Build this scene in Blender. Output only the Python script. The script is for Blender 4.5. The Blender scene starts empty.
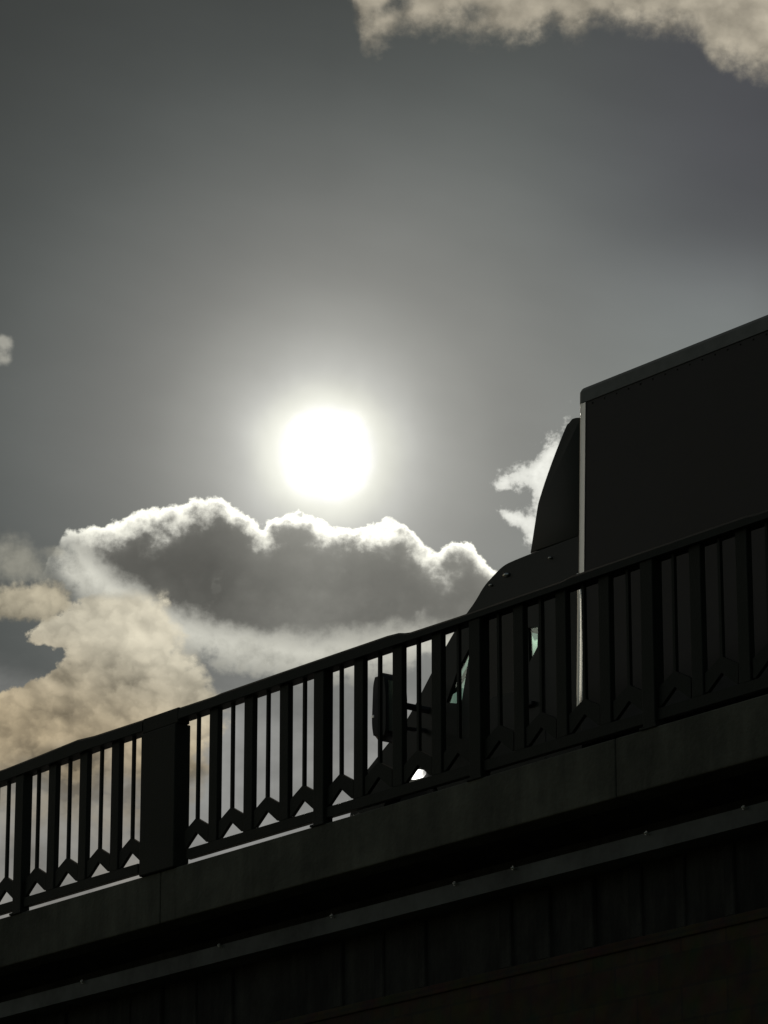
import bpy, bmesh, math, random
from mathutils import Vector, Matrix

random.seed(7)
scene = bpy.context.scene
COL = scene.collection

# ------------------------------------------------------------------ camera
CAM_Z = 1.6
PITCH = math.atan(1228.0 / 4000.0)              # telephoto look up at the bridge
cam_d = bpy.data.cameras.new('camera')
cam_d.sensor_fit = 'VERTICAL'
cam_d.sensor_height = 36.0
cam_d.lens = 4000.0 / 1024.0 * 36.0
cam_d.clip_start = 0.1
cam_d.clip_end = 20000.0
cam = bpy.data.objects.new('camera', cam_d)
COL.objects.link(cam)
cam.location = (0, 0, CAM_Z)
cam.rotation_euler = (math.pi / 2 + PITCH, 0, 0)
scene.camera = cam

# ------------------------------------------------------------------ sun + exposure
SUN_EL = PITCH + math.atan(58.0 / 4000.0)       # the sun stands low behind the bridge
SUN_AZ = math.atan(-62.0 / 4160.0)              # from +Y towards +X
SUN_DIR = Vector((math.sin(SUN_AZ) * math.cos(SUN_EL), math.cos(SUN_AZ) * math.cos(SUN_EL), math.sin(SUN_EL)))
sun_d = bpy.data.lights.new('sun', 'SUN')
sun_d.energy = 2.0
sun_d.angle = math.radians(0.5)
sun_d.color = (1.0, 0.93, 0.82)
sun = bpy.data.objects.new('sun', sun_d)
COL.objects.link(sun)
sun.location = (0, 0, 60)
sun.rotation_euler = (-SUN_DIR).to_track_quat('-Z', 'Y').to_euler()

vs = scene.view_settings
vs.view_transform = 'Standard'
vs.look = 'None'
vs.exposure = 0.0
vs.gamma = 1.0
vs.use_curve_mapping = False


def lin(r, g, b):
    def f(c):
        c /= 255.0
        return c / 12.92 if c <= 0.04045 else ((c + 0.055) / 1.055) ** 2.4
    return (f(r), f(g), f(b))


# ------------------------------------------------------------------ sky (world)
world = bpy.data.worlds.new('World')
scene.world = world
world.use_nodes = True
NT = world.node_tree
NT.nodes.clear()


class E:
    """a scalar node socket with arithmetic"""
    def __init__(self, s):
        self.s = s

    def __add__(self, o): return op('ADD', self, o)
    __radd__ = __add__
    def __mul__(self, o): return op('MULTIPLY', self, o)
    __rmul__ = __mul__
    def __sub__(self, o): return op('SUBTRACT', self, o)
    def __rsub__(self, o): return op('SUBTRACT', o, self)
    def __truediv__(self, o): return op('DIVIDE', self, o)
    def __rtruediv__(self, o): return op('DIVIDE', o, self)
    def __neg__(self): return op('MULTIPLY', self, -1.0)


def put(sock, v):
    if isinstance(v, E):
        NT.links.new(v.s, sock)
    else:
        sock.default_value = v


def op(kind, a, b=0.0, c=None):
    n = NT.nodes.new('ShaderNodeMath')
    n.operation = kind
    put(n.inputs[0], a)
    put(n.inputs[1], b)
    if c is not None:
        put(n.inputs[2], c)
    return E(n.outputs[0])


def emin(a, b): return op('MINIMUM', a, b)
def emax(a, b): return op('MAXIMUM', a, b)
def esqrt(a): return op('SQRT', a)
def eexp(a): return op('EXPONENT', a)
def clamp01(a): return emin(emax(a, 0.0), 1.0)


def smooth(a, b, x):
    n = NT.nodes.new('ShaderNodeMapRange')
    n.interpolation_type = 'SMOOTHSTEP'
    put(n.inputs['Value'], x)
    n.inputs['From Min'].default_value = a
    n.inputs['From Max'].default_value = b
    return E(n.outputs['Result'])


def curve(x, pts, x0, x1, y0, y1):
    """piecewise curve through pts, as a node; linear handles"""
    n = NT.nodes.new('ShaderNodeFloatCurve')
    m = n.mapping
    m.extend = 'HORIZONTAL'
    cu = m.curves[0]
    P = [((a - x0) / (x1 - x0), (b - y0) / (y1 - y0)) for a, b in pts]
    cu.points[0].location = P[0]
    cu.points[1].location = P[-1]
    for p in P[1:-1]:
        cu.points.new(*p)
    for p in cu.points:
        p.handle_type = 'AUTO_CLAMPED'
    m.update()
    put(n.inputs['Value'], (x - x0) / (x1 - x0))
    return E(n.outputs['Value']) * (y1 - y0) + y0


def noise(x, y, sx, sy=None, seed=0.0, detail=6.0, rough=0.55, dist=0.0):
    c = NT.nodes.new('ShaderNodeCombineXYZ')
    put(c.inputs[0], x / sx)
    put(c.inputs[1], y / (sy or sx))
    c.inputs[2].default_value = seed
    n = NT.nodes.new('ShaderNodeTexNoise')
    n.noise_dimensions = '3D'
    n.inputs['Scale'].default_value = 1.0
    n.inputs['Detail'].default_value = detail
    n.inputs['Roughness'].default_value = rough
    n.inputs['Distortion'].default_value = dist
    NT.links.new(c.outputs[0], n.inputs['Vector'])
    return E(n.outputs['Fac'])


def puffs(x, y, sc, seed, detail=3.0, rough=0.5):
    """rounded cauliflower heads, 0..1"""
    c = NT.nodes.new('ShaderNodeCombineXYZ')
    put(c.inputs[0], x / sc + seed)
    put(c.inputs[1], y / sc + seed)
    n = NT.nodes.new('ShaderNodeTexVoronoi')
    n.voronoi_dimensions = '2D'
    n.feature = 'F1'
    n.inputs['Scale'].default_value = 1.0
    n.inputs['Detail'].default_value = detail
    n.inputs['Roughness'].default_value = rough
    n.normalize = True
    NT.links.new(c.outputs[0], n.inputs['Vector'])
    d = E(n.outputs['Distance'])
    return 1.0 - d * d


def rgb(lum, tint):
    n = NT.nodes.new('ShaderNodeCombineColor')
    for i in range(3):
        put(n.inputs[i], lum * tint[i] if not isinstance(tint[i], E) else lum * tint[i])
    return n.outputs[0]


def cmix(fac, a, b):
    n = NT.nodes.new('ShaderNodeMix')
    n.data_type = 'RGBA'
    put(n.inputs[0], fac)
    for i, v in ((6, a), (7, b)):
        if isinstance(v, tuple):
            n.inputs[i].default_value = (*v, 1)
        else:
            NT.links.new(v, n.inputs[i])
    return n.outputs[2]


def build_sky():
    tc = NT.nodes.new('ShaderNodeTexCoord')
    S = SUN_DIR
    right = Vector((S.y, -S.x, 0)).normalized()
    up = right.cross(S).normalized()

    def dot(v):
        n = NT.nodes.new('ShaderNodeVectorMath')
        n.operation = 'DOT_PRODUCT'
        NT.links.new(tc.outputs['Generated'], n.inputs[0])
        n.inputs[1].default_value = v
        return E(n.outputs['Value'])
    ds = dot(S)
    dsc = emax(ds, 0.05)
    # bearing from the sun: 4000 units per radian, X to the right and Y downwards,
    # with the sun itself at (322, 454)
    X = dot(right) / dsc * 4000.0 + 322.0
    Y = dot(up) / dsc * -4000.0 + 454.0
    dx = X - 322.0
    dy = Y - 454.0
    r = esqrt(dx * dx + dy * dy)

    # --- thin high veil lit from behind by the sun
    veil = noise(X, Y, 420.0, 260.0, 3.1, 4.0, 0.5)
    base = curve(r + (noise(X, Y, 60.0, 90.0, 19.0, 3.0, 0.5) - 0.5) * 22.0 * (1.0 - smooth(60, 200, r)), [(0, 1.0), (44, .99), (51, .955), (57, .895), (63, .82), (70, .73), (79, .625), (100, .472), (125, .365), (150, .297), (190, .222), (240, .175),
                     (300, .138), (400, .088), (530, .056), (700, .048), (1000, .042)], 0, 1000, 0, 1)
    base = base * (1.0 + clamp01(dx / 420.0) * 0.60 * smooth(90, 240, r)) * (1.0 + clamp01(dx / 420.0) * 0.75 * smooth(-250, -130, dy) * smooth(180, 420, dx)) * (0.80 + veil * 0.40) * (1.0 + (noise(X + Y * 0.4, Y - X * 0.3, 170.0, 50.0, 23.0, 5.0, 0.5) - 0.5) * 0.10)
    # disc smeared by thin cloud: soft, uneven, slightly square
    ragg = noise(X, Y, 30.0, None, 17.0, 4.0, 0.55) - 0.5
    qx, qy = dx * dx, dy * dy
    rs = esqrt(esqrt(qx * qx + qy * qy)) * 0.35 + r * 0.70 + ragg * 14.0
    core = 1.0 - smooth(16.0, 66.0, rs)
    far = smooth(120.0, 420.0, r)
    blue = smooth(150.0, 450.0, dx) * smooth(60, 330, -dy)
    sky = rgb(base, (1.0 + far * -0.075 + blue * 0.01, 1.0 + far * 0.0 + blue * -0.035, 0.93 + far * 0.03 + blue * 0.09 - 0.035 * smooth(44, 54, r) * (1.0 - smooth(58, 90, r))))

    # shared noises
    n1 = noise(X, Y, 46.0, None, 1.0, 8.0, 0.55) - 0.5
    n2 = noise(X, Y, 15.0, None, 5.0, 6.0, 0.6) - 0.5
    n3 = noise(X, Y, 90.0, 60.0, 9.0, 6.0, 0.55) - 0.5
    n4 = noise(X, Y, 5.5, None, 13.0, 3.0, 0.6) - 0.5
    wx = X + n1 * 40.0 + n2 * 8.0
    wy = Y + n3 * 40.0 + n2 * 8.0
    pf = puffs(wx, wy, 26.0, 2.0, 2.0, 0.55) - 0.75
    glow = curve(r, [(0, 1.5), (70, 1.35), (130, 1.05), (200, .95), (280, .66), (340, .5), (450, .4), (800, .3)], 0, 800, 0, 2)

    # --- low broken cloud under everything, behind the railing
    low = smooth(640.0, 760.0, Y + n3 * 90.0)
    lowlum = 0.25 + n3 * 0.25 + n1 * 0.12
    sky = cmix(low, sky, rgb(emax(lowlum, 0.1), (1.0, 1.0, 0.95)))

    # --- main cloud: dark body, silver lining
    topA = curve(X, [(20, 620), (34, 585), (48, 552), (62, 534), (85, 527), (110, 523), (140, 512), (175, 504), (205, 502), (235, 513), (258, 525),
                     (275, 519), (297, 515), (315, 521), (333, 529), (355, 529), (384, 523), (405, 533), (432, 551), (450, 542),
                     (463, 541), (474, 553), (490, 569), (505, 590), (530, 640)], 0, 600, 400, 700)
    dA = Y - topA + n1 * 26.0 + n2 * 20.0 + n4 * 6.0 + pf * 16.0 * clamp01((X - 40.0) / 60.0)
    aA = smooth(-1.0, 5.0, dA)
    cW = curve(X, [(40, 560), (60, 572), (95, 592), (130, 612), (165, 628), (200, 641), (245, 650), (300, 655), (370, 652), (440, 640), (520, 640)],
               0, 600, 400, 700)
    dW = Y - cW + n1 * 64.0 + n3 * 44.0 + n2 * 34.0 + pf * 16.0
    bot = 1.0 - smooth(8.0, 30.0, dW)
    botA = curve(X, [(60, 540), (85, 556), (110, 578), (140, 598), (165, 612), (200, 624), (250, 636), (320, 641), (400, 636), (520, 630)],
                 0, 600, 400, 700)
    lcore = (X - 62.0) * 0.7
    dC = emin(emin(dA - 9.0 - 3.0 * clamp01((260.0 - X) / 90.0), lcore), botA - Y) + n1 * 52.0 + n3 * 24.0 + n2 * 22.0 + pf * 8.0
    darkm = smooth(-9.0, 20.0, dC)
    light = emin(glow * 0.68 + n1 * 0.85 + n3 * 0.30 + n2 * 0.40 + pf * 0.35, 0.92) * (1.0 - 0.22 * smooth(560.0, 660.0, Y))
    darkl = curve(X, [(60, .13), (120, .105), (200, .108), (260, .15), (310, .20), (350, .17), (430, .165), (520, .16)], 0, 600, 0, 1)
    darkl = darkl * (1.0 + n3 * 0.8 + n1 * 0.6 + pf * 0.18 + n2 * 0.15) * (1.22 - 0.22 * smooth(15, 60, dA))
    rim = eexp(emax(dA, 0.0) / -8.0 * emax(1.0 + n1 * 3.0 + n3 * 2.0, 0.35)) * glow * 1.15
    lumA = light * (1.0 - darkm) + darkl * darkm + rim
    aA = aA * (1.0 - 0.9 * (1.0 - smooth(-16.0, 20.0, X - 58.0 + n1 * 60.0 + n2 * 40.0)))
    colA = rgb(lumA, (1.0, 0.985, 0.86 + darkm * 0.02))
    sky = cmix(aA * bot, sky, colA)

    # --- warm cream cumulus at the lower left
    def shade(sc, seed, dxs, dys):
        a = puffs(wx, wy * 1.25, sc, seed, 2.0, 0.5) - puffs(wx + dxs, (wy + dys) * 1.25, sc, seed, 2.0, 0.5)
        b = noise(X, Y, sc, sc * 0.8, seed, 7.0, 0.5) - noise(X + dxs * 1.5, Y + dys * 1.5, sc, sc * 0.8, seed, 7.0, 0.5)
        return a * 0.8 + b
    leftC = curve(Y, [(575, 130), (590, 105), (600, 72), (612, 58), (622, 42), (638, 24), (645, 34), (652, 56), (664, 62), (674, 46),
                      (682, 26), (690, 6), (705, -30), (760, -60)], 500, 800, -100, 300)
    rightC = curve(Y, [(575, 140), (600, 150), (620, 160), (640, 176), (660, 192), (680, 206), (700, 214), (740, 208), (790, 196), (850, 170)],
                   500, 850, 0, 300)
    dCr = emin(X - leftC + n2 * 42.0 + n1 * 50.0 + n4 * 16.0 + pf * 18.0, (rightC - X + n1 * 90.0 + n2 * 30.0 + pf * 30.0) * 0.5)
    aC = smooth(-2.0, 9.0, dCr) * smooth(588.0, 604.0, Y + n2 * 14.0) * (1.0 - 0.85 * smooth(740.0, 850.0, Y + n3 * 160.0 + n1 * 40.0))
    def lobes(sc, seed, detail):
        a = noise(X + n2 * 14.0, (Y + n2 * 14.0) * 1.15, sc, None, seed, detail, 0.5) - 0.5
        return smooth(0.0, 0.13, op('ABSOLUTE', a)) - 0.6
    lb = lobes(70.0, 41.0, 3.0) * 0.11 + lobes(30.0, 43.0, 3.0) * 0.07
    sh = shade(95.0, 21.0, 12.0, -15.0)
    warm = smooth(620.0, 760.0, Y - X * 0.35 + 30.0)
    lumC = (0.50 + 0.13 * smooth(70, 190, X) * (1.0 - smooth(640, 720, Y)) - warm * 0.17 + lb + sh * 0.60 + n3 * 0.16 + n1 * 0.15 + n2 * 0.12 - 0.10 * smooth(740, 800, Y))
    colC = rgb(emax(lumC, 0.12), (1.05 + warm * 0.08, 0.965 - warm * 0.05, 0.75 - warm * 0.16))
    sky = cmix(aC * 0.95, sky, colC)

    def ell(cx, cy, rx, ry, rot=0.0):
        c, s = math.cos(math.radians(rot)), math.sin(math.radians(rot))
        a = ((X - cx) * c + (Y - cy) * s) / rx
        b = ((Y - cy) * c - (X - cx) * s) / ry
        return eexp((a * a + b * b) * -1.0)

    # left lumps
    fL = ell(8, 606, 48, 19, -4) + ell(38, 602, 22, 15)
    aL = smooth(0.25, 0.80, fL + n1 * 1.3 + n2 * 0.9 + n4 * 0.3) * smooth(0.03, 0.2, fL)
    sky = cmix(aL * 0.92, sky, rgb(0.38 + lb * 0.7 + sh * 0.6 + n2 * 0.2 - 0.12 * smooth(600, 630, Y), (1.08, 0.96, 0.70)))
    fL2 = ell(8, 562, 24, 26, 20) + ell(52, 552, 12, 8) * 0.7 + ell(38, 575, 16, 16) * 0.5
    aL2 = smooth(0.25, 0.95, fL2 + n1 * 1.3 + n2 * 0.5) * smooth(0.03, 0.2, fL2)
    sky = cmix(aL2 * 0.65, sky, rgb(0.33 + n2 * 0.2, (1.04, 1.0, 0.82)))
    fL3 = ell(-2, 343, 10, 7) + ell(-3, 360, 11, 10) * 0.8
    sky = cmix(smooth(0.25, 0.9, fL3 + n2 * 0.8) * smooth(0.03, 0.2, fL3) * 0.75, sky, rgb(0.42 + n2 * 0.2, (1.03, 1.0, 0.86)))

    # --- cream cloud along the top right
    botT = curve(X, [(330, -40), (342, 5), (350, 30), (364, 51), (378, 48), (396, 33), (437, 36), (495, 45), (530, 36), (542, 30), (565, 44),
                     (600, 27), (647, 36), (685, 40), (708, 62), (752, 76), (790, 90)], 300, 800, -50, 120)
    dT = botT - Y + n1 * 44.0 + n2 * 32.0
    hole = ell(386, 3, 22, 11, -20) + ell(468, 8, 16, 12) * 0.7
    aT = smooth(-8.0, 30.0, dT + n4 * 8.0 - hole * 40.0)
    shT = shade(60.0, 33.0, -8.0, 12.0)
    lumT = 0.36 + lb * 0.5 + shT * 0.40 + n1 * 0.22 + 0.05 * smooth(600, 768, X) - 0.08 * (1.0 - smooth(0.0, 30.0, dT))
    sky = cmix(aT * 0.95, sky, rgb(emax(lumT, 0.08), (1.07, 0.96, 0.75)))

    # --- small bright cloud beside the cab fairing
    fS = ell(521, 474, 21, 12, -8) + ell(545, 464, 11, 20, 12) + ell(544, 495, 15, 32, 8) * 1.15 + ell(504, 516, 13, 6, 22) \
        + ell(522, 524, 18, 12, 28) + ell(575, 480, 28, 50) + ell(497, 483, 10, 6, -20) * 0.7 + ell(531, 540, 10, 8) * 0.6
    aS = smooth(0.26, 0.90, fS + n1 * 1.3 + n2 * 1.7 + n4 * 0.9) * smooth(0.03, 0.2, fS)
    sky = cmix(aS * 0.95, sky, rgb(0.68 + n1 * 0.6 + n2 * 0.5 + 0.2 * smooth(0.6, 1.3, fS), (1.0, 1.0, 0.92)))

    # --- the sun burning through
    sky = cmix(core * core, sky, (2.2, 2.17, 2.06))

    # --- the rest of the sky: plain daylight, dull
    st = NT.nodes.new('ShaderNodeTexSky')
    st.sky_type = 'NISHITA'
    st.sun_disc = False
    st.sun_elevation = SUN_EL
    st.sun_rotation = SUN_AZ
    st.dust_density = 3.0
    bg_far = NT.nodes.new('ShaderNodeBackground')
    bg_far.inputs['Strength'].default_value = 0.05
    dull = NT.nodes.new('ShaderNodeMix')          # added tint: darkens the unseen sky so it lights less
    dull.data_type = 'RGBA'
    dull.blend_type = 'MULTIPLY'
    dull.inputs[0].default_value = 1.0
    dull.inputs[7].default_value = (0.80, 0.70, 0.53, 1)
    NT.links.new(st.outputs[0], dull.inputs[6])
    NT.links.new(dull.outputs[2], bg_far.inputs['Color'])
    bg = NT.nodes.new('ShaderNodeBackground')
    NT.links.new(sky, bg.inputs['Color'])
    # unseen bright patch added at the left for the box corner to mirror
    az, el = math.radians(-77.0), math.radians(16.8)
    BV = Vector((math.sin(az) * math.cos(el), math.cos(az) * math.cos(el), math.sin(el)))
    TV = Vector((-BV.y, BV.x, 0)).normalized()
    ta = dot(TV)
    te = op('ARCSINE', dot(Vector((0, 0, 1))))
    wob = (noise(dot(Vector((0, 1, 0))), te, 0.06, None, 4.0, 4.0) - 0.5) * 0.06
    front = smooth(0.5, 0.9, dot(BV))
    patch_band = (1.0 - smooth(0.035, 0.085, op('ABSOLUTE', ta + wob * 0.4))) * front
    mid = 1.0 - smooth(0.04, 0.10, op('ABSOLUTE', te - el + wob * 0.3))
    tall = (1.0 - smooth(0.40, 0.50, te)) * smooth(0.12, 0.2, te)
    shine_patch = rgb(patch_band * (mid * 1.0 + tall * 0.075), (1.0, 0.94, 0.80))
    bg_patch = NT.nodes.new('ShaderNodeBackground')
    NT.links.new(shine_patch, bg_patch.inputs['Color'])
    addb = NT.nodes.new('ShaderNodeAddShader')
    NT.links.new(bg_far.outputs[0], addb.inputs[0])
    NT.links.new(bg_patch.outputs[0], addb.inputs[1])
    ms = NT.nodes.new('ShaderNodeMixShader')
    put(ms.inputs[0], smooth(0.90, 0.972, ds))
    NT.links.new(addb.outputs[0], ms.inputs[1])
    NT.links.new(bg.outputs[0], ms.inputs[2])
    out = NT.nodes.new('ShaderNodeOutputWorld')
    NT.links.new(ms.outputs[0], out.inputs['Surface'])


build_sky()


# ------------------------------------------------------------------ materials
def mat(name, col, rough=0.7, metal=0.0, var=0.25, scale=3.0, bump=0.0, bscale=20.0, spec=0.5, col2=None):
    m = bpy.data.materials.new(name)
    m.use_nodes = True
    nt = m.node_tree
    b = nt.nodes['Principled BSDF']
    tc = nt.nodes.new('ShaderNodeTexCoord')
    n = nt.nodes.new('ShaderNodeTexNoise')
    n.inputs['Scale'].default_value = scale
    n.inputs['Detail'].default_value = 8
    n.inputs['Roughness'].default_value = 0.65
    nt.links.new(tc.outputs['Object'], n.inputs['Vector'])
    r = nt.nodes.new('ShaderNodeValToRGB')
    r.color_ramp.elements[0].position = 0.32
    r.color_ramp.elements[1].position = 0.70
    c2 = col2 or tuple(min(1, c * (1 + var)) for c in col)
    r.color_ramp.elements[0].color = (*[c * (1 - var) for c in col], 1)
    r.color_ramp.elements[1].color = (*c2, 1)
    nt.links.new(n.outputs['Fac'], r.inputs['Fac'])
    nt.links.new(r.outputs['Color'], b.inputs['Base Color'])
    mr = nt.nodes.new('ShaderNodeMapRange')
    mr.inputs['To Min'].default_value = max(0.02, rough - 0.08)
    mr.inputs['To Max'].default_value = min(1, rough + 0.08)
    nt.links.new(n.outputs['Fac'], mr.inputs['Value'])
    nt.links.new(mr.outputs[0], b.inputs['Roughness'])
    b.inputs['Metallic'].default_value = metal
    b.inputs['Specular IOR Level'].default_value = spec
    if bump > 0:
        n2 = nt.nodes.new('ShaderNodeTexNoise')
        n2.inputs['Scale'].default_value = bscale
        n2.inputs['Detail'].default_value = 6
        nt.links.new(tc.outputs['Object'], n2.inputs['Vector'])
        bp = nt.nodes.new('ShaderNodeBump')
        bp.inputs['Strength'].default_value = bump
        bp.inputs['Distance'].default_value = 0.02
        nt.links.new(n2.outputs['Fac'], bp.inputs['Height'])
        nt.links.new(bp.outputs['Normal'], b.inputs['Normal'])
    return m


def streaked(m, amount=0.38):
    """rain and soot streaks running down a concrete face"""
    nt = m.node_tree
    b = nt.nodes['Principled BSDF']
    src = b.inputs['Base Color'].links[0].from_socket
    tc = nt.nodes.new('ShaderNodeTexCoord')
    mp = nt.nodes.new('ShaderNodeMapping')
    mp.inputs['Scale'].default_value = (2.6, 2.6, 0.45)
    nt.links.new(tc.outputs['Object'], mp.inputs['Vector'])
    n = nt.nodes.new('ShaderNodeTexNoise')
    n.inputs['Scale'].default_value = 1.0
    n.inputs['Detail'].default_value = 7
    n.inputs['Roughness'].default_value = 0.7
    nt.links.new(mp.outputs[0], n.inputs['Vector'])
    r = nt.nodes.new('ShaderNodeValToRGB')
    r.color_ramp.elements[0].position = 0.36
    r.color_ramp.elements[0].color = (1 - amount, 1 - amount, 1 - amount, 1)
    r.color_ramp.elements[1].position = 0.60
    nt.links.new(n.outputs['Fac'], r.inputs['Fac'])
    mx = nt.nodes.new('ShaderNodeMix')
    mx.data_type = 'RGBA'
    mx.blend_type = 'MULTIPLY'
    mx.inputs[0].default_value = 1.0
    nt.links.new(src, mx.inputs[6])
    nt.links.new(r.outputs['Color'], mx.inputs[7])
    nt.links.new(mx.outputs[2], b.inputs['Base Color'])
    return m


def stone_mat():
    m = bpy.data.materials.new('brown_stone')
    m.use_nodes = True
    nt = m.node_tree
    b = nt.nodes['Principled BSDF']
    tc = nt.nodes.new('ShaderNodeTexCoord')
    mp = nt.nodes.new('ShaderNodeMapping')
    mp.inputs['Rotation'].default_value = (math.radians(90), 0, 0)
    nt.links.new(tc.outputs['Object'], mp.inputs['Vector'])
    br = nt.nodes.new('ShaderNodeTexBrick')
    br.inputs['Scale'].default_value = 1.0
    br.inputs['Brick Width'].default_value = 0.5
    br.inputs['Row Height'].default_value = 0.25
    br.inputs['Mortar Size'].default_value = 0.012
    br.inputs['Color1'].default_value = (0.10, 0.072, 0.042, 1)
    br.inputs['Color2'].default_value = (0.13, 0.095, 0.055, 1)
    br.inputs['Mortar'].default_value = (0.09, 0.072, 0.05, 1)
    nt.links.new(mp.outputs[0], br.inputs['Vector'])
    n = nt.nodes.new('ShaderNodeTexNoise')
    n.inputs['Scale'].default_value = 5
    n.inputs['Detail'].default_value = 8
    nt.links.new(tc.outputs['Object'], n.inputs['Vector'])
    mx = nt.nodes.new('ShaderNodeMix')
    mx.data_type = 'RGBA'
    mx.blend_type = 'MULTIPLY'
    mx.inputs[0].default_value = 0.9
    nt.links.new(br.outputs['Color'], mx.inputs[6])
    nt.links.new(n.outputs['Color'], mx.inputs[7])
    nt.links.new(mx.outputs[2], b.inputs['Base Color'])
    b.inputs['Roughness'].default_value = 0.9
    bp = nt.nodes.new('ShaderNodeBump')
    bp.inputs['Strength'].default_value = 0.6
    bp.inputs['Distance'].default_value = 0.03
    nt.links.new(n.outputs['Fac'], bp.inputs['Height'])
    nt.links.new(bp.outputs['Normal'], b.inputs['Normal'])
    return m


def glass_mat(name, tint, gloss=0.06):
    m = bpy.data.materials.new(name)
    m.use_nodes = True
    nt = m.node_tree
    nt.nodes.clear()
    tr = nt.nodes.new('ShaderNodeBsdfTransparent')
    tr.inputs['Color'].default_value = (*tint, 1)
    gl = nt.nodes.new('ShaderNodeBsdfGlossy')
    gl.inputs['Roughness'].default_value = 0.03
    gl.inputs['Color'].default_value = (0.9, 0.95, 0.93, 1)
    mx = nt.nodes.new('ShaderNodeMixShader')
    mx.inputs[0].default_value = gloss
    nt.links.new(tr.outputs[0], mx.inputs[1])
    nt.links.new(gl.outputs[0], mx.inputs[2])
    o = nt.nodes.new('ShaderNodeOutputMaterial')
    nt.links.new(mx.outputs[0], o.inputs[0])
    return m


def glow_mat(name, col, strength):
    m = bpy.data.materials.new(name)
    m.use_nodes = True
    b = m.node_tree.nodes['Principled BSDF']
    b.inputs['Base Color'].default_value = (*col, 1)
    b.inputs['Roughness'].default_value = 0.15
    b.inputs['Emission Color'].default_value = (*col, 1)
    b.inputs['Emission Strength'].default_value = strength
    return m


M_RAIL = mat('dark_green_rail_paint', (0.011, 0.015, 0.0095), 0.6, 0, 0.3, 6, 0.15, 60, spec=0.3)
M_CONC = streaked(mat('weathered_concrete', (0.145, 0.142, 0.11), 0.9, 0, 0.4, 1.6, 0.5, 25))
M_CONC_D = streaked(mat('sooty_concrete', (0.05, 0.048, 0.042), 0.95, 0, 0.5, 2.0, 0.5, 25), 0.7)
M_LEDGE = mat('grey_painted_steel', (0.14, 0.145, 0.14), 0.65, 0, 0.6, 1.1, 0.1, 40, spec=0.3)
M_STONE = stone_mat()
M_BOLT = mat('bright_galvanised_steel', (0.75, 0.75, 0.72), 0.35, 1.0, 0.1, 20)
M_ASPH = mat('asphalt', (0.05, 0.05, 0.05), 0.95, 0, 0.3, 4, 0.4, 80)
M_GROUND = mat('dry_grass_and_earth', (0.06, 0.065, 0.03), 1.0, 0, 0.5, 0.4, 0.5, 6)
M_CAB = mat('dark_cab_paint', (0.018, 0.022, 0.017), 0.45, 0, 0.25, 1.2, spec=0.35)
M_BLACK = mat('black_plastic', (0.018, 0.019, 0.018), 0.55, 0, 0.15, 8)
M_POST = mat('grey_box_post_paint', (0.20, 0.20, 0.19), 0.6, 0, 0.2, 6)
M_BOX = mat('dark_box_paint', (0.021, 0.016, 0.0125), 0.45, 0, 0.6, 0.6, 0.12, 1.2, spec=0.3)
M_ALU = mat('dull_aluminium', (0.55, 0.55, 0.52), 0.30, 1.0, 0.12, 6)
M_STEEL = mat('polished_steel', (0.8, 0.78, 0.72), 0.16, 1.0, 0.05, 10)
M_RUB = mat('tyre_rubber', (0.02, 0.02, 0.02), 0.9, 0, 0.2, 10)
M_GLASS = glass_mat('green_tinted_glass', (0.86, 0.96, 0.91))
M_GLASS_D = glass_mat('dark_tinted_glass', (0.012, 0.016, 0.014), 0.007)
M_GLINT = glow_mat('sun_glint_glow', (1.0, 0.98, 0.93), 1.0)
_nt = M_GLINT.node_tree                       # sun glint put in as glow: hot middle, dimmer rim
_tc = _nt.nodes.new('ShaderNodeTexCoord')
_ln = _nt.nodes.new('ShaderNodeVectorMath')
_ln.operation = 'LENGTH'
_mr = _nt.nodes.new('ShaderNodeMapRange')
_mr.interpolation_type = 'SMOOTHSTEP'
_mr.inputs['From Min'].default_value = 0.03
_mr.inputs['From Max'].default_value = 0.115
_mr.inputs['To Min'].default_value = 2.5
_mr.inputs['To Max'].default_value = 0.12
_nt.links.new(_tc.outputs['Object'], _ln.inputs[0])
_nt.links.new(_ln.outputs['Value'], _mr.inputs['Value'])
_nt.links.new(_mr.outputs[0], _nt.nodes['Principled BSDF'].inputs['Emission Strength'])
M_AMBER = mat('amber_lens', (0.5, 0.25, 0.06), 0.12, 0, 0.05, 10)

# ------------------------------------------------------------------ bridge frame
# local x = s along the bridge (forward for the truck, away to the left),
# local y = towards the viewer (so y = -n), local z = height above the ground
ROTZ = math.radians(127.26924857)
O0 = Vector((0.0, 31.26705568, 0.0))
FRAME = Matrix.Translation(O0) @ Matrix.Rotation(ROTZ, 4, 'Z')


def empty(name, label, cat, at, group=None):
    o = bpy.data.objects.new(name, None)
    COL.objects.link(o)
    o.location = FRAME @ Vector(at)
    o.rotation_euler = (0, 0, ROTZ)
    o.empty_display_size = 0.2
    o['label'] = label
    o['category'] = cat
    if group:
        o['group'] = group
    o['_at'] = list(at)
    return o


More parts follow.
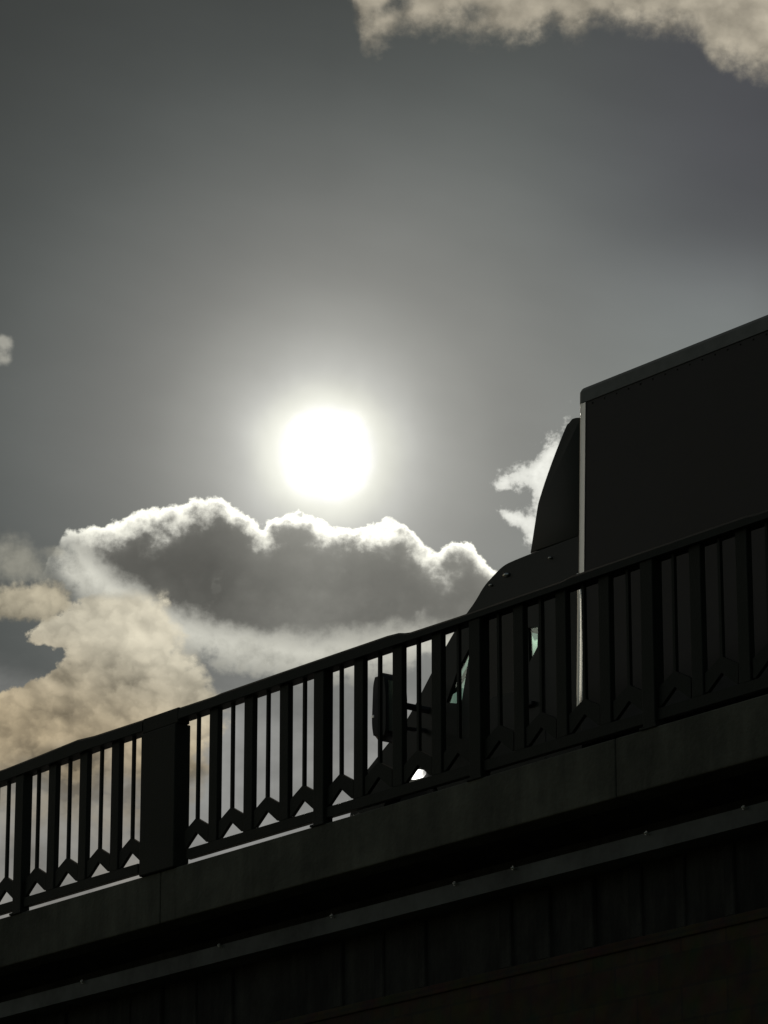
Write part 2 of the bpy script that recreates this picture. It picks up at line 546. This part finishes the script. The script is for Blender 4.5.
def link(name, bm, m, parent=None, smooth_angle=None):
    """bm in bridge coordinates; becomes a child of parent (an object at parent['_at'])"""
    me = bpy.data.meshes.new(name)
    bmesh.ops.recalc_face_normals(bm, faces=bm.faces)
    org = Vector(parent_at(parent)) if parent else Vector((0, 0, 0))
    # origin of the part at the middle of its bounds
    vs_ = [v.co for v in bm.verts]
    mid = Vector([(min(c[i] for c in vs_) + max(c[i] for c in vs_)) / 2 for i in range(3)])
    bmesh.ops.translate(bm, verts=bm.verts, vec=-mid)
    bm.to_mesh(me)
    bm.free()
    if smooth_angle:
        for p in me.polygons:
            p.use_smooth = True
        me.set_sharp_from_angle(angle=math.radians(smooth_angle))
    me.materials.append(m)
    o = bpy.data.objects.new(name, me)
    COL.objects.link(o)
    if parent:
        o.parent = parent
        o.location = mid - org
    else:
        o.location = FRAME @ mid
        o.rotation_euler = (0, 0, ROTZ)
    AT[o.name] = mid
    return o


AT = {}


def parent_at(p):
    return AT[p.name] if p.name in AT else p['_at']


def dup(o, at, parent=None):
    c = o.copy()
    COL.objects.link(c)
    parent = parent or o.parent
    c.parent = parent
    AT[c.name] = Vector(at)
    c.location = Vector(at) - Vector(parent_at(parent))
    return c


def box(bm, x0, x1, y0, y1, z0, z1, bev=0.0):
    r = bmesh.ops.create_cube(bm, size=1)
    vv = r['verts']
    for v in vv:
        v.co = Vector((x0 + (v.co.x + .5) * (x1 - x0), y0 + (v.co.y + .5) * (y1 - y0), z0 + (v.co.z + .5) * (z1 - z0)))
    if bev > 0:
        es = list({e for v in vv for e in v.link_edges})
        bmesh.ops.bevel(bm, geom=es, offset=bev, segments=2, profile=0.5, affect='EDGES')
    return bm


def newbox(*a, **k):
    return box(bmesh.new(), *a, **k)


def prism_xz(bm, pts, y0, y1, bev=0.0, segs=3):
    """polygon pts (x,z) pulled from y0 to y1"""
    a = [bm.verts.new((x, y0, z)) for x, z in pts]
    b = [bm.verts.new((x, y1, z)) for x, z in pts]
    fa = bm.faces.new(a)
    fb = bm.faces.new(list(reversed(b)))
    n = len(pts)
    for i in range(n):
        bm.faces.new((a[i], b[i], b[(i + 1) % n], a[(i + 1) % n]))
    if bev:
        es = list(fa.edges) + list(fb.edges)
        bmesh.ops.bevel(bm, geom=es, offset=bev, segments=segs, profile=0.5, affect='EDGES')
    return bm


def prism_yz(bm, pts, x0, x1):
    a = [bm.verts.new((x0, y, z)) for y, z in pts]
    b = [bm.verts.new((x1, y, z)) for y, z in pts]
    bm.faces.new(a)
    bm.faces.new(list(reversed(b)))
    n = len(pts)
    for i in range(n):
        bm.faces.new((a[i], b[i], b[(i + 1) % n], a[(i + 1) % n]))
    return bm


def tube(bm, pts, rad, seg=10):
    """round bar along a polyline"""
    P = [Vector(p) for p in pts]
    rings = []
    for i, p in enumerate(P):
        t = (P[min(i + 1, len(P) - 1)] - P[max(i - 1, 0)]).normalized()
        u = t.cross(Vector((0, 0, 1)))
        if u.length < 1e-3:
            u = Vector((1, 0, 0))
        u.normalize()
        w = t.cross(u)
        rings.append([bm.verts.new(p + (u * math.cos(k * 2 * math.pi / seg) + w * math.sin(k * 2 * math.pi / seg)) * rad) for k in range(seg)])
    for a, b in zip(rings, rings[1:]):
        for k in range(seg):
            bm.faces.new((a[k], a[(k + 1) % seg], b[(k + 1) % seg], b[k]))
    bm.faces.new(rings[0])
    bm.faces.new(list(reversed(rings[-1])))
    return bm


def panel_holes(outer, holes, y, thick):
    """flat sheet in the x-z plane at y with polygonal holes, given a thickness towards -y"""
    bm = bmesh.new()
    edges = []
    for loop in [outer] + holes:
        vv = [bm.verts.new((x, y, z)) for x, z in loop]
        for i in range(len(vv)):
            edges.append(bm.edges.new((vv[i], vv[(i + 1) % len(vv)])))
    bmesh.ops.triangle_fill(bm, edges=edges, use_beauty=True)
    # drop faces that fell into holes

    def inside(poly, x, z):
        c = False
        for i in range(len(poly)):
            x1, z1 = poly[i]
            x2, z2 = poly[i - 1]
            if (z1 > z) != (z2 > z) and x < (x2 - x1) * (z - z1) / (z2 - z1) + x1:
                c = not c
        return c
    kill = [f for f in bm.faces if any(inside(h, f.calc_center_median().x, f.calc_center_median().z) for h in holes)]
    bmesh.ops.delete(bm, geom=kill, context='FACES_ONLY')
    r = bmesh.ops.extrude_face_region(bm, geom=list(bm.faces))
    for v in [g for g in r['geom'] if isinstance(g, bmesh.types.BMVert)]:
        v.co.y -= thick
    return bm


def struct(o, name=None):
    o['kind'] = 'structure'
    return o


# ------------------------------------------------------------------ ground
def ground():
    bm = bmesh.new()
    R = 9000
    vv = [bm.verts.new((x, y, 0)) for x, y in ((-R, -R), (R, -R), (R, R), (-R, R))]
    bm.faces.new(vv)
    me = bpy.data.meshes.new('ground')
    bm.to_mesh(me)
    bm.free()
    me.materials.append(M_GROUND)
    o = bpy.data.objects.new('ground', me)
    COL.objects.link(o)
    struct(o)


ground()

# ------------------------------------------------------------------ bridge
S0, S1 = -34.0, 60.0            # length built
KERB_Z = 8.722                  # top of the parapet kerb
ROAD_Z = 8.60
bridge = empty('road_bridge', 'long weathered concrete road bridge seen from below under the railing and truck', 'bridge', (0, -5.0, 0))


def bridge_parts():
    # parapet kerb cast in lengths with open joints
    joints = [S0, -26.2, -18.4, -10.6, -2.9, 3.1, 10.9, 18.7, 26.5, 34.3, 42.1, 49.9, S1]
    bm = bmesh.new()
    for a, b in zip(joints, joints[1:]):
        box(bm, a + .006, b - .006, -0.34, 0.05, 8.268, KERB_Z, 0.012)
    link('parapet_kerb', bm, M_CONC, bridge)
    # deck slab with cantilever tapering to the edge beam
    bm = bmesh.new()
    prism_yz(bm, [(-0.03, 8.30), (-0.03, 8.55), (-9.97, 8.55), (-9.97, 8.30), (-9.4, 8.19), (-0.55, 8.19)], S0, S1)
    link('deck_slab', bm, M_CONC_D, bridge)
    bm = newbox(S0, S1, -10.05, -9.66, 8.268, KERB_Z, bev=0.012)
    link('far_kerb', bm, M_CONC, bridge)
    # steel ledge running below the deck edge (angle section)
    bm = bmesh.new()
    prism_yz(bm, [(-0.25, 7.905), (-0.25, 8.045), (-0.262, 8.045), (-0.262, 7.92), (-0.499, 7.92), (-0.499, 7.905)], S0, S1)
    link('ledge', bm, M_LEDGE, bridge)
    # side wall: plain girder band, corbels, then stone
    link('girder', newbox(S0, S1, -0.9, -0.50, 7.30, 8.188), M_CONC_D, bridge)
    link('stone_wall', newbox(S0, S1, -0.85, -0.47, 0.0, 7.298), M_STONE, bridge)
    link('string_course', newbox(S0, S1, -0.6, -0.45, 7.262, 7.34, bev=0.01), M_STONE, bridge)
    link('far_wall', newbox(S0, S1, -9.5, -9.1, 0.0, 8.18), M_STONE, bridge)


bridge_parts()


def corbels():
    bm = bmesh.new()
    prism_xz(bm, [(-0.06, 7.34), (0.06, 7.34), (0.06, 7.88), (-0.06, 7.88)], -0.50, -0.45, 0.008, 1)
    bmesh.ops.translate(bm, verts=bm.verts, vec=(-1.96, 0, 0))
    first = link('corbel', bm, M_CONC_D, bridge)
    z = AT[first.name].z
    y = AT[first.name].y
    for k in range(-16, 22):
        if k and k not in (3, 7, 8, 13):
            c = dup(first, (-1.96 + 0.53 * k + random.uniform(-.05, .05), y - random.uniform(0, .035), z))
            c.scale = (random.uniform(.7, 1.35), 1, 1)


corbels()


def bolts():
    bm = bmesh.new()
    r = bmesh.ops.create_cone(bm, segments=6, radius1=0.016, radius2=0.014, depth=0.03, cap_ends=True)
    bmesh.ops.rotate(bm, verts=bm.verts, matrix=Matrix.Rotation(math.radians(90), 3, 'X'))
    r = bmesh.ops.create_uvsphere(bm, u_segments=10, v_segments=6, radius=0.012)
    for v in r['verts']:
        v.co.y += 0.018
    bmesh.ops.translate(bm, verts=bm.verts, vec=(-0.62, -0.235, 8.035))
    first = link('bolt', bm, M_BOLT, bridge, 30)
    c = AT[first.name].copy()
    for s in (-8.6, -7.0, -5.4, -3.99, -2.92, -1.35, 1.0, 2.6, 4.72, 6.3, 7.9):
        dup(first, (s + c.x + 0.62, c.y, c.z))


bolts()

# road and footway on the deck
struct(link('road', newbox(S0, S1, -9.66, -0.9, 8.552, ROAD_Z), M_ASPH))
struct(link('pavement', newbox(S0, S1, -0.896, -0.344, 8.552, 8.70), M_CONC))


# ------------------------------------------------------------------ railing
Z_BOT0, Z_BOT1 = 8.772, 8.862
Z_TOP = 10.0
PITCH_S = 0.5137


def make_railing(label, s_first, direction, bays, post_at, cap_pts, group, extra_post):
    """s_first = thin bar nearest the pillar; direction +1 away (left) / -1 right"""
    root = empty('bridge_railing', label, 'railing', (s_first, 0, KERB_Z), group)
    s_pillar = s_first - direction * 0.128
    s_end = s_first + direction * (PITCH_S * bays - 0.25)
    # cap rail following its slightly uneven line
    bm = bmesh.new()
    pts = cap_pts(s_pillar, s_end)
    sec = [(-0.062, 0.0), (0.062, 0.0), (0.066, 0.03), (0.062, 1.0), (0.04, 1.0), (-0.04, 1.0), (-0.062, 1.0), (-0.066, 0.03)]
    rings = []
    for s, zb, zt in pts:
        ring = []
        for y, t in sec:
            z = zb + 0.02 + t * (zt - zb - 0.02)
            if t == 1.0 and abs(y) > 0.05:
                z -= 0.022
            ring.append(bm.verts.new((s, y, z)))
        rings.append(ring)
    for a, b in zip(rings, rings[1:]):
        for k in range(len(sec)):
            bm.faces.new((a[k], a[(k + 1) % len(sec)], b[(k + 1) % len(sec)], b[k]))
    bm.faces.new(rings[0])
    bm.faces.new(list(reversed(rings[-1])))
    link('top_rail', bm, M_RAIL, root)
    posts = [s_first + direction * (PITCH_S * (k + 0.5)) for k in post_at]
    cuts = [s_pillar] + posts + [s_end]
    # bottom rail: one length between posts
    bm = bmesh.new()
    for a, b in zip(cuts, cuts[1:]):
        lo, hi = min(a, b), max(a, b)
        box(bm, lo + (0.0 if lo == s_pillar else 0.065), hi - (0.0 if hi == s_pillar else 0.065), -0.025, 0.025, Z_BOT0, Z_BOT1, 0.004)
    link('bottom_rail', bm, M_RAIL, root)
    # posts: thicker, standing on the kerb
    first = None
    for s in posts:
        if first is None:
            bm = newbox(s - .07, s + .07, -0.05, 0.05, KERB_Z + 0.012, Z_TOP + .03, bev=0.006)
            box(bm, s - .095, s + .095, -0.065, 0.065, KERB_Z - 0.004, KERB_Z + 0.016, 0.003)
            first = link('post', bm, M_RAIL, root)
            z = AT[first.name].z
        else:
            dup(first, (s, 0, z))
    # thin bars with their chevrons, and flat balusters
    thin = flat = chev = None
    for k in range(bays):
        s = s_first + direction * PITCH_S * k
        if thin is None:
            thin = link('thin_bar', newbox(s - .014, s + .014, -.014, .014, 9.05, Z_TOP + .03), M_RAIL, root)
            bm = bmesh.new()
            w = 0.178
            prism_xz(bm, [(s - w, 9.02), (s, 9.112), (s + w, 9.02), (s + w, 8.875), (s + .155, 8.875), (s, 8.988), (s - .155, 8.875), (s - w, 8.875)], -.016, .016)
            chev = link('chevron', bm, M_RAIL, root)
            zt, zc = AT[thin.name].z, AT[chev.name].z
        else:
            dup(thin, (s + random.uniform(-.004, .004), 0, zt)).rotation_euler = (0, random.uniform(-.004, .004), 0)
            dup(chev, (s, 0, zc))
        if k not in post_at and k < bays - 1:
            sb = s + direction * PITCH_S * .5
            if flat is None:
                flat = link('baluster', newbox(sb - .063, sb + .063, -.026, .026, Z_BOT1 - .003, Z_TOP + .03, bev=0.005), M_RAIL, root)
                zf = AT[flat.name].z
            else:
                dup(flat, (sb + random.uniform(-.004, .004), 0, zf)).rotation_euler = (0, random.uniform(-.003, .003), random.uniform(-.02, .02))
    return root


def cap_left(a, b):
    P = [(3.403, 9.995, 10.127), (4.20, 10.0, 10.136), (4.30, 10.0, 10.142), (4.47, 9.997, 10.153), (4.56, 9.993, 10.15), (5.15, 9.985, 10.13), (5.67, 9.977, 10.116), (6.6, 9.975, 10.114)]
    P += [(6.62, 9.98, 10.125), (8.6, 9.985, 10.128), (8.62, 9.985, 10.12), (11.0, 9.985, 10.12), (11.02, 9.985, 10.132), (b, 9.985, 10.125)]
    return [p for p in P if p[0] < b] + [P[-1]]


def cap_right(a, b):
    P = [(2.847, 9.995, 10.122), (2.34, 9.995, 10.118), (2.24, 9.995, 10.124), (1.0, 9.995, 10.124), (-.10, 9.992, 10.122), (-.25, 9.992, 10.113), (-.33, 9.99, 10.095), (-.40, 9.99, 10.085), (-1.0, 9.987, 10.078)]
    P += [(-2.3, 9.987, 10.078), (-2.42, 9.987, 10.09), (-4.4, 9.987, 10.09), (-4.5, 9.987, 10.08), (b, 9.987, 10.085)]
    return P


rail_left = make_railing('dark metal bridge railing with chevron feet left of the wide pillar', 3.618, 1, 48,
                         (3, 7, 11, 15, 19, 23, 27, 31, 35, 39, 43), cap_left, 'railings along the bridge parapet', None)
rail_right = make_railing('dark metal bridge railing with chevron feet right of the wide pillar', 2.622, -1, 24,
                          (3, 7, 11, 15, 19), cap_right, 'railings along the bridge parapet', None)


def pillar():
    root = empty('parapet_pillar', 'wide dark solid pillar between the two lengths of bridge railing', 'pillar', (3.127, 0, KERB_Z))
    bm = newbox(2.86, 3.394, -0.08, 0.08, KERB_Z - 0.004, 9.985, bev=0.012)
    link('shaft', bm, M_RAIL, root)
    bm = newbox(2.85, 3.40, -0.062, 0.062, 9.986, 10.126, bev=0.012)
    link('cap', bm, M_RAIL, root)


pillar()


# ------------------------------------------------------------------ truck
def rounded(pts, r, seg=4):
    out = []
    n = len(pts)
    for i in range(n):
        p, a, b = Vector(pts[i]), Vector(pts[i - 1]), Vector(pts[(i + 1) % n])
        da, db = (a - p), (b - p)
        q = min(r, da.length * .45, db.length * .45)
        p0, p1 = p + da.normalized() * q, p + db.normalized() * q
        for k in range(seg + 1):
            t = k / seg
            out.append(tuple(p0 * (1 - t) ** 2 + p * 2 * t * (1 - t) + p1 * t * t))
    return out


def truck():
    root = empty('box_truck', 'dark box truck with roof deflector driving left across the bridge behind the railing', 'truck', (-2.0, -2.35, ROAD_Z))
    YN, YF = -1.35, -3.35            # near and far cab sides
    # --- cab body
    prof = [(2.20, 8.98), (2.27, 9.22), (2.20, 9.44), (2.0, 9.62), (1.72, 9.785), (1.45, 9.93), (1.10, 10.294), (.905, 10.48), (.757, 10.608), (.629, 10.70), (.499, 10.785), (.387, 10.89), (.24, 10.962),
            (.117, 11.012), (-.029, 11.022), (-.22, 11.028), (-.86, 11.035)]
    fixed, tail = prof[:4], prof[4:]
    for _ in range(2):
        q = [tail[0]]
        for a, b in zip(tail, tail[1:]):
            q += [(a[0] * .75 + b[0] * .25, a[1] * .75 + b[1] * .25), (a[0] * .25 + b[0] * .75, a[1] * .25 + b[1] * .75)]
        tail = q + [tail[-1]]
    prof = fixed + tail
    i0 = max(i for i, p_ in enumerate(prof) if p_[0] >= 1.44)
    i1 = max(i for i, p_ in enumerate(prof) if p_[0] >= .62)
    arch = [(1.40 + .47 * math.cos(a), 8.98 + .47 * math.sin(a)) for a in [math.pi * (1 - k / 8) for k in range(1, 8)]]
    outer = prof + [(-.86, 8.98), (.93, 8.98)] + arch + [(1.87, 8.98)]
    quarter = [(.905, 9.985), (.70, 9.935), (.578, 10.375), (.60, 10.385), (.755, 10.225)]
    slit = [(-.194, 10.40), (-.324, 10.385), (-.312, 10.21), (-.205, 10.10)]
    door_win = [(.55, 9.90), (.47, 10.52), (.25, 10.66), (-.11, 10.66), (-.11, 9.90)]
    bm = panel_holes(outer, [quarter, slit, door_win], YN, 0.04)
    near = link('side_panel', bm, M_CAB, root)
    bm = panel_holes(outer, [[(1.00, 9.99), (-.2, 9.9), (-.2, 10.62), (.3, 10.62)]], YF + 0.04, 0.04)
    link('side_panel', bm, M_CAB, root)

    def pane(name, pts, y, m, par):
        bm = bmesh.new()
        c = Vector((sum(p[0] for p in pts) / len(pts), sum(p[1] for p in pts) / len(pts)))
        q = [tuple(c + (Vector(p) - c) * 0.999) for p in pts]
        prism_xz(bm, q, y, y + 0.006)
        return link(name, bm, m, par)
    pane('quarter_window', quarter, YN - 0.022, M_GLASS, root)
    pane('quarter_window', slit, YN - 0.022, M_GLASS, root)
    pane('door_window', door_win, YN - 0.022, M_GLASS_D, root)
    # door seams and handle on the near side
    bm = bmesh.new()
    for a, b in (((-.40, 9.05), (-.40, 10.58)), ((.93, 9.45), (.93, 9.9))):
        box(bm, a[0] - .006, a[0] + .006, YN - .002, YN + .003, a[1], b[1])
    link('door_seam', bm, M_BLACK, root)
    link('door_handle', newbox(-.28, -.08, YN + .001, YN + .04, 9.72, 9.76, bev=.01), M_BLACK, root)
    # --- skin between the sides: bonnet, windscreen surround, roof, back wall, front

    def strip(name, pts, m, inset=0.0, y0=YN - .041, y1=YF + .041, t=0.03):
        bm = bmesh.new()
        up_ = []
        for i, (x, z) in enumerate(pts):
            a = pts[max(i - 1, 0)]
            b = pts[min(i + 1, len(pts) - 1)]
            d = Vector((b[0] - a[0], b[1] - a[1])).normalized()
            nrm = Vector((-d.y, d.x))          # inward for this winding is flipped below
            up_.append((x + nrm.x * 0.0, z + nrm.y * 0.0, x + nrm.x * t, z + nrm.y * t))
        rows = []
        for x, z, xi, zi in up_:
            rows.append([bm.verts.new((x, y0, z)), bm.verts.new((x, y1, z)), bm.verts.new((xi, y1, zi)), bm.verts.new((xi, y0, zi))])
        for a, b in zip(rows, rows[1:]):
            for k in range(4):
                bm.faces.new((a[k], a[(k + 1) % 4], b[(k + 1) % 4], b[k]))
        bm.faces.new(rows[0])
        bm.faces.new(list(reversed(rows[-1])))
        return link(name, bm, m, root)
    strip('front_panel', prof[0:4], M_CAB, t=.03)
    strip('bonnet', prof[3:i0 + 1], M_CAB, t=.03)
    strip('windscreen', prof[i0:i1 + 1], M_GLASS, t=.008)
    strip('roof', prof[i1:], M_CAB, t=.04)
    link('back_wall', newbox(-.86, -.82, YF + .042, YN - .042, 9.0, 11.0), M_CAB, root)
    # windscreen wiper lying across the glass, dashboard, seats, bumper
    bm = bmesh.new()
    tube(bm, [(1.42, -1.50, 9.99), (1.30, -1.56, 10.10), (1.245, -1.615, 10.155), (1.202, -1.68, 10.20), (1.138, -1.695, 10.27), (1.068, -1.695, 10.335), (.95, -1.70, 10.45)], 0.018, 8)
    tube(bm, [(1.36, -2.5, 10.04), (1.10, -2.46, 10.305), (.95, -2.44, 10.45)], 0.016, 8)
    link('wiper', bm, M_BLACK, root)
    link('dashboard', newbox(1.0, 1.42, YF + .06, YN - .06, 9.3, 9.82, bev=.05), M_BLACK, root)
    bm = bmesh.new()
    box(bm, -.78, -.52, -1.98, -1.48, 9.2, 10.05, .06)
    box(bm, -.55, .0, -1.98, -1.48, 9.2, 9.42, .05)
    link('seat', bm, M_BLACK, root)
    bm = bmesh.new()
    box(bm, 2.1, 2.36, YF - .02, YN + .02, 8.82, 9.16, .05)
    link('bumper', bm, M_BLACK, root)
    # --- sun glint on the wing, built as a glowing shape over grey trim
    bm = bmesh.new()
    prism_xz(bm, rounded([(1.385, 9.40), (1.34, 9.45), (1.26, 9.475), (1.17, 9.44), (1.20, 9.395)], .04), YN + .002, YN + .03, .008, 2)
    glint = link('wing_glint', bm, M_GLINT, root)
    bm = bmesh.new()
    prism_xz(bm, [(1.42, 9.372), (1.40, 9.392), (1.12, 9.37), (1.05, 9.335), (1.10, 9.325)], YN + .002, YN + .035)
    link('glint_trim', bm, M_ALU, glint)
    # --- roof deflector
    bm = bmesh.new()
    fp = [(-.205, 11.045), (-.262, 11.322), (-.358, 11.525), (-.506, 11.765), (-.652, 11.97), (-.725, 12.06), (-.80, 12.075), (-.90, 12.05), (-.90, 11.045)]
    for _ in range(2):                       # soften the profile
        q = []
        for i, a in enumerate(fp):
            b = fp[(i + 1) % len(fp)]
            if a[1] < 11.1 or b[1] < 11.1:
                q += [a] if a[1] < 11.1 else [a]
            else:
                q += [(a[0] * .75 + b[0] * .25, a[1] * .75 + b[1] * .25), (a[0] * .25 + b[0] * .75, a[1] * .25 + b[1] * .75)]
        fp = q
    prism_xz(bm, fp, YN - .02, YF + .02, .012, 2)
    link('roof_deflector', bm, M_CAB, root, 35)
    # marker lamps on the roof edge
    bm = bmesh.new()
    r = bmesh.ops.create_uvsphere(bm, u_segments=12, v_segments=8, radius=.03)
    for v in r['verts']:
        v.co = Vector((v.co.x * 1.3, v.co.y * .7, v.co.z * .6)) + Vector((.075, YN + .01, 10.915))
    first = link('marker_lamp', bm, M_BOLT, root, 60)
    for x, z in ((.285, 10.875), (-.50, 10.93)):
        dup(first, (x, YN + .01, z)).scale = (.5, .6, .6)
    # --- wing mirror on arms
    bm = bmesh.new()
    mp = rounded([(1.30, 9.66), (1.335, 9.80), (1.315, 10.16), (1.27, 10.255), (1.17, 10.23), (1.14, 10.05), (1.14, 9.72), (1.19, 9.65)], .06)
    prism_xz(bm, mp, -.885, -1.115, .045, 3)
    mir = link('wing_mirror', bm, M_BLACK, root, 40)
    bm = bmesh.new()
    tube(bm, [(1.24, -1.05, 10.0), (1.22, -1.25, 9.99), (1.16, -1.36, 9.97)], .03, 8)
    tube(bm, [(1.26, -1.05, 9.80), (1.24, -1.25, 9.80), (1.2, -1.36, 9.80)], .022, 8)
    link('mirror_arm', bm, M_BLACK, mir)
    bm = newbox(1.128, 1.139, -1.09, -.91, 9.72, 10.16)
    link('mirror_glass', bm, M_STEEL, mir)
    bm = bmesh.new()
    box(bm, 1.30, 1.336, -.93, -.882, 9.86, 9.89, .006)
    link('mirror_trim', bm, M_BOLT, mir)
    # --- cargo box
    BN, BF, BX0, BX1, BZ0, BZ1 = -1.22, -3.50, -7.4, -1.02, 9.28, 12.235
    bm = newbox(BX0 + .05, BX1 - .086, BF, BN, BZ0 + .12, BZ1 - .12)
    body = link('cargo_box', bm, M_BOX, root)
    # roof cap and upper edge rail with a rounded front corner
    bm = bmesh.new()
    cap = [(BN + .009, BZ1 - .135), (BN + .009, BZ1 - .03), (BN - .01, BZ1), (BF + .01, BZ1), (BF - .009, BZ1 - .03), (BF - .009, BZ1 - .135)]
    prism_yz(bm, cap, BX0, BX1 + .02)
    fe = [e for e in bm.edges if all(v.co.x > BX1 - .05 for v in e.verts) and max(v.co.z for v in e.verts) > BZ1 - .05]
    bmesh.ops.bevel(bm, geom=fe, offset=.06, segments=4, profile=.5, affect='EDGES')
    link('roof_rail', bm, M_POST, body)
    link('floor_rail', newbox(BX0, BX1 - .07, BF - .012, BN + .012, BZ0, BZ0 + .118, bev=.006), M_BLACK, body)
    # rounded corner posts at the front of the box
    for yc, sgn in ((BN, 1), (BF, -1)):
        bm = bmesh.new()
        R = .03
        pts = [(BX1 - .0855, yc + sgn * .006)]
        for k in range(9):
            a = math.pi / 2 * k / 8
            pts.append((BX1 - R + R * math.sin(a), yc + sgn * (.006 - R + R * math.cos(a))))
        pts += [(BX1, yc - sgn * .10), (BX1 - .0855, yc - sgn * .10)]
        lo = [bm.verts.new((x, y, BZ0 + .12)) for x, y in pts]
        hi = [bm.verts.new((x, y, BZ1 - .137)) for x, y in pts]
        bm.faces.new(lo)
        bm.faces.new(list(reversed(hi)))
        for i in range(len(pts)):
            j = (i + 1) % len(pts)
            bm.faces.new((lo[i], lo[j], hi[j], hi[i]))
        cp = link('corner_post', bm, M_ALU, body, 40)
        # polished plate added to the lower post, tapered to mirror a bright streak
        bm = bmesh.new()
        g = [(BX1 - .08, yc + sgn * .0065), (BX1 - .08, yc + sgn * .0115), (BX1 - .06, yc + sgn * .0125), (BX1 - .015, yc + sgn * .0135), (BX1 + .006, yc - sgn * .004),
             (BX1 + .006, yc - sgn * .04), (BX1 + .002, yc - sgn * .04), (BX1 + .001, yc - sgn * .007), (BX1 - .018, yc + sgn * .0065)]
        rows = []
        for z, k in ((9.42, 1.0), (9.6, 1.0), (10.1, 1.0), (10.4, .9), (10.58, .45), (10.64, .25)):
            rows.append([bm.verts.new((BX1 + (x - BX1) * (k if x < BX1 else 1), y, z)) for x, y in g])
        for a, b in zip(rows, rows[1:]):
            for i in range(len(g)):
                j = (i + 1) % len(g)
                bm.faces.new((a[i], a[j], b[j], b[i]))
        bm.faces.new(rows[0])
        bm.faces.new(list(reversed(rows[-1])))
        link('glint_plate', bm, M_STEEL, cp, 50)
    body.rotation_euler = (0.030, 0, 0)
    body.location.x += 0.02
    body.location.z -= 0.02
    link('front_wall', newbox(BX1 - .06, BX1 - .02, BF + .102, BN - .102, BZ0 + .12, BZ1 - .137), M_BOX, body)
    # rivets along the top edge of the side panel
    bm = bmesh.new()
    for k in range(40):
        r_ = bmesh.ops.create_uvsphere(bm, u_segments=6, v_segments=4, radius=.008)
        bmesh.ops.translate(bm, verts=r_['verts'], vec=(BX1 - .17 - k * .15, BN, BZ1 - .165))
    link('rivet_row', bm, M_BOX, body)
    bm = newbox(BX0 - .02, BX0 + .048, BF + .0, BN - .0, BZ0 + .12, BZ1 - .14, bev=.01)
    link('rear_door', bm, M_BOX, body)
    # --- chassis, tank, wheels
    bm = bmesh.new()
    for y in (-1.95, -2.75):
        box(bm, -7.2, 1.9, y - .04, y + .04, 8.98, 9.2)
    for x in (-6.5, -4.5, -2.5, -.5, 1.4):
        box(bm, x - .05, x + .05, -2.71, -1.99, 9.02, 9.16)
    box(bm, -6.0, -5.7, -2.7, -2.0, 9.2, 9.28)
    box(bm, -3.0, -2.7, -2.7, -2.0, 9.2, 9.28)
    link('chassis', bm, M_BLACK, root)
    bm = newbox(-2.2, -1.3, -1.85, -1.4, 8.9, 9.24, bev=.06)
    link('fuel_tank', bm, M_ALU, root)
    bm = bmesh.new()
    box(bm, -7.2, -7.1, -3.4, -1.3, 8.95, 9.05, .01)
    link('rear_bumper', bm, M_BLACK, root)

    def wheel(x, y, w, R=.38):
        bm = bmesh.new()
        sec = [(R * .58, -w / 2), (R * .9, -w / 2), (R, -w * .36), (R, w * .36), (R * .9, w / 2), (R * .58, w / 2)]
        seg = 32
        rings = [[bm.verts.new((x + r * math.cos(k * 2 * math.pi / seg), y + o, ROAD_Z + R + r * math.sin(k * 2 * math.pi / seg))) for r, o in sec] for k in range(seg)]
        for k in range(seg):
            a, b = rings[k], rings[(k + 1) % seg]
            for i in range(len(sec)):
                j = (i + 1) % len(sec)
                bm.faces.new((a[i], a[j], b[j], b[i]))
        wh = link('wheel', bm, M_RUB, root, 40)
        bm = bmesh.new()
        r_ = bmesh.ops.create_cone(bm, segments=28, radius1=R * .57, radius2=R * .57, depth=w * .6, cap_ends=True)
        bmesh.ops.rotate(bm, verts=bm.verts, matrix=Matrix.Rotation(math.pi / 2, 3, 'X'))
        r2 = bmesh.ops.create_cone(bm, segments=16, radius1=R * .22, radius2=R * .18, depth=w * .9, cap_ends=True)
        bmesh.ops.rotate(bm, verts=r2['verts'], matrix=Matrix.Rotation(math.pi / 2, 3, 'X'))
        bmesh.ops.translate(bm, verts=bm.verts, vec=(x, y, ROAD_Z + R))
        link('rim', bm, M_ALU, wh, 40)
    wheel(1.40, -1.50, .24)
    wheel(1.40, -3.20, .24)
    wheel(-5.2, -1.52, .42)
    wheel(-5.2, -3.18, .42)
    return root


truck()

for o in bpy.data.objects:
    if '_at' in o:
        del o['_at']
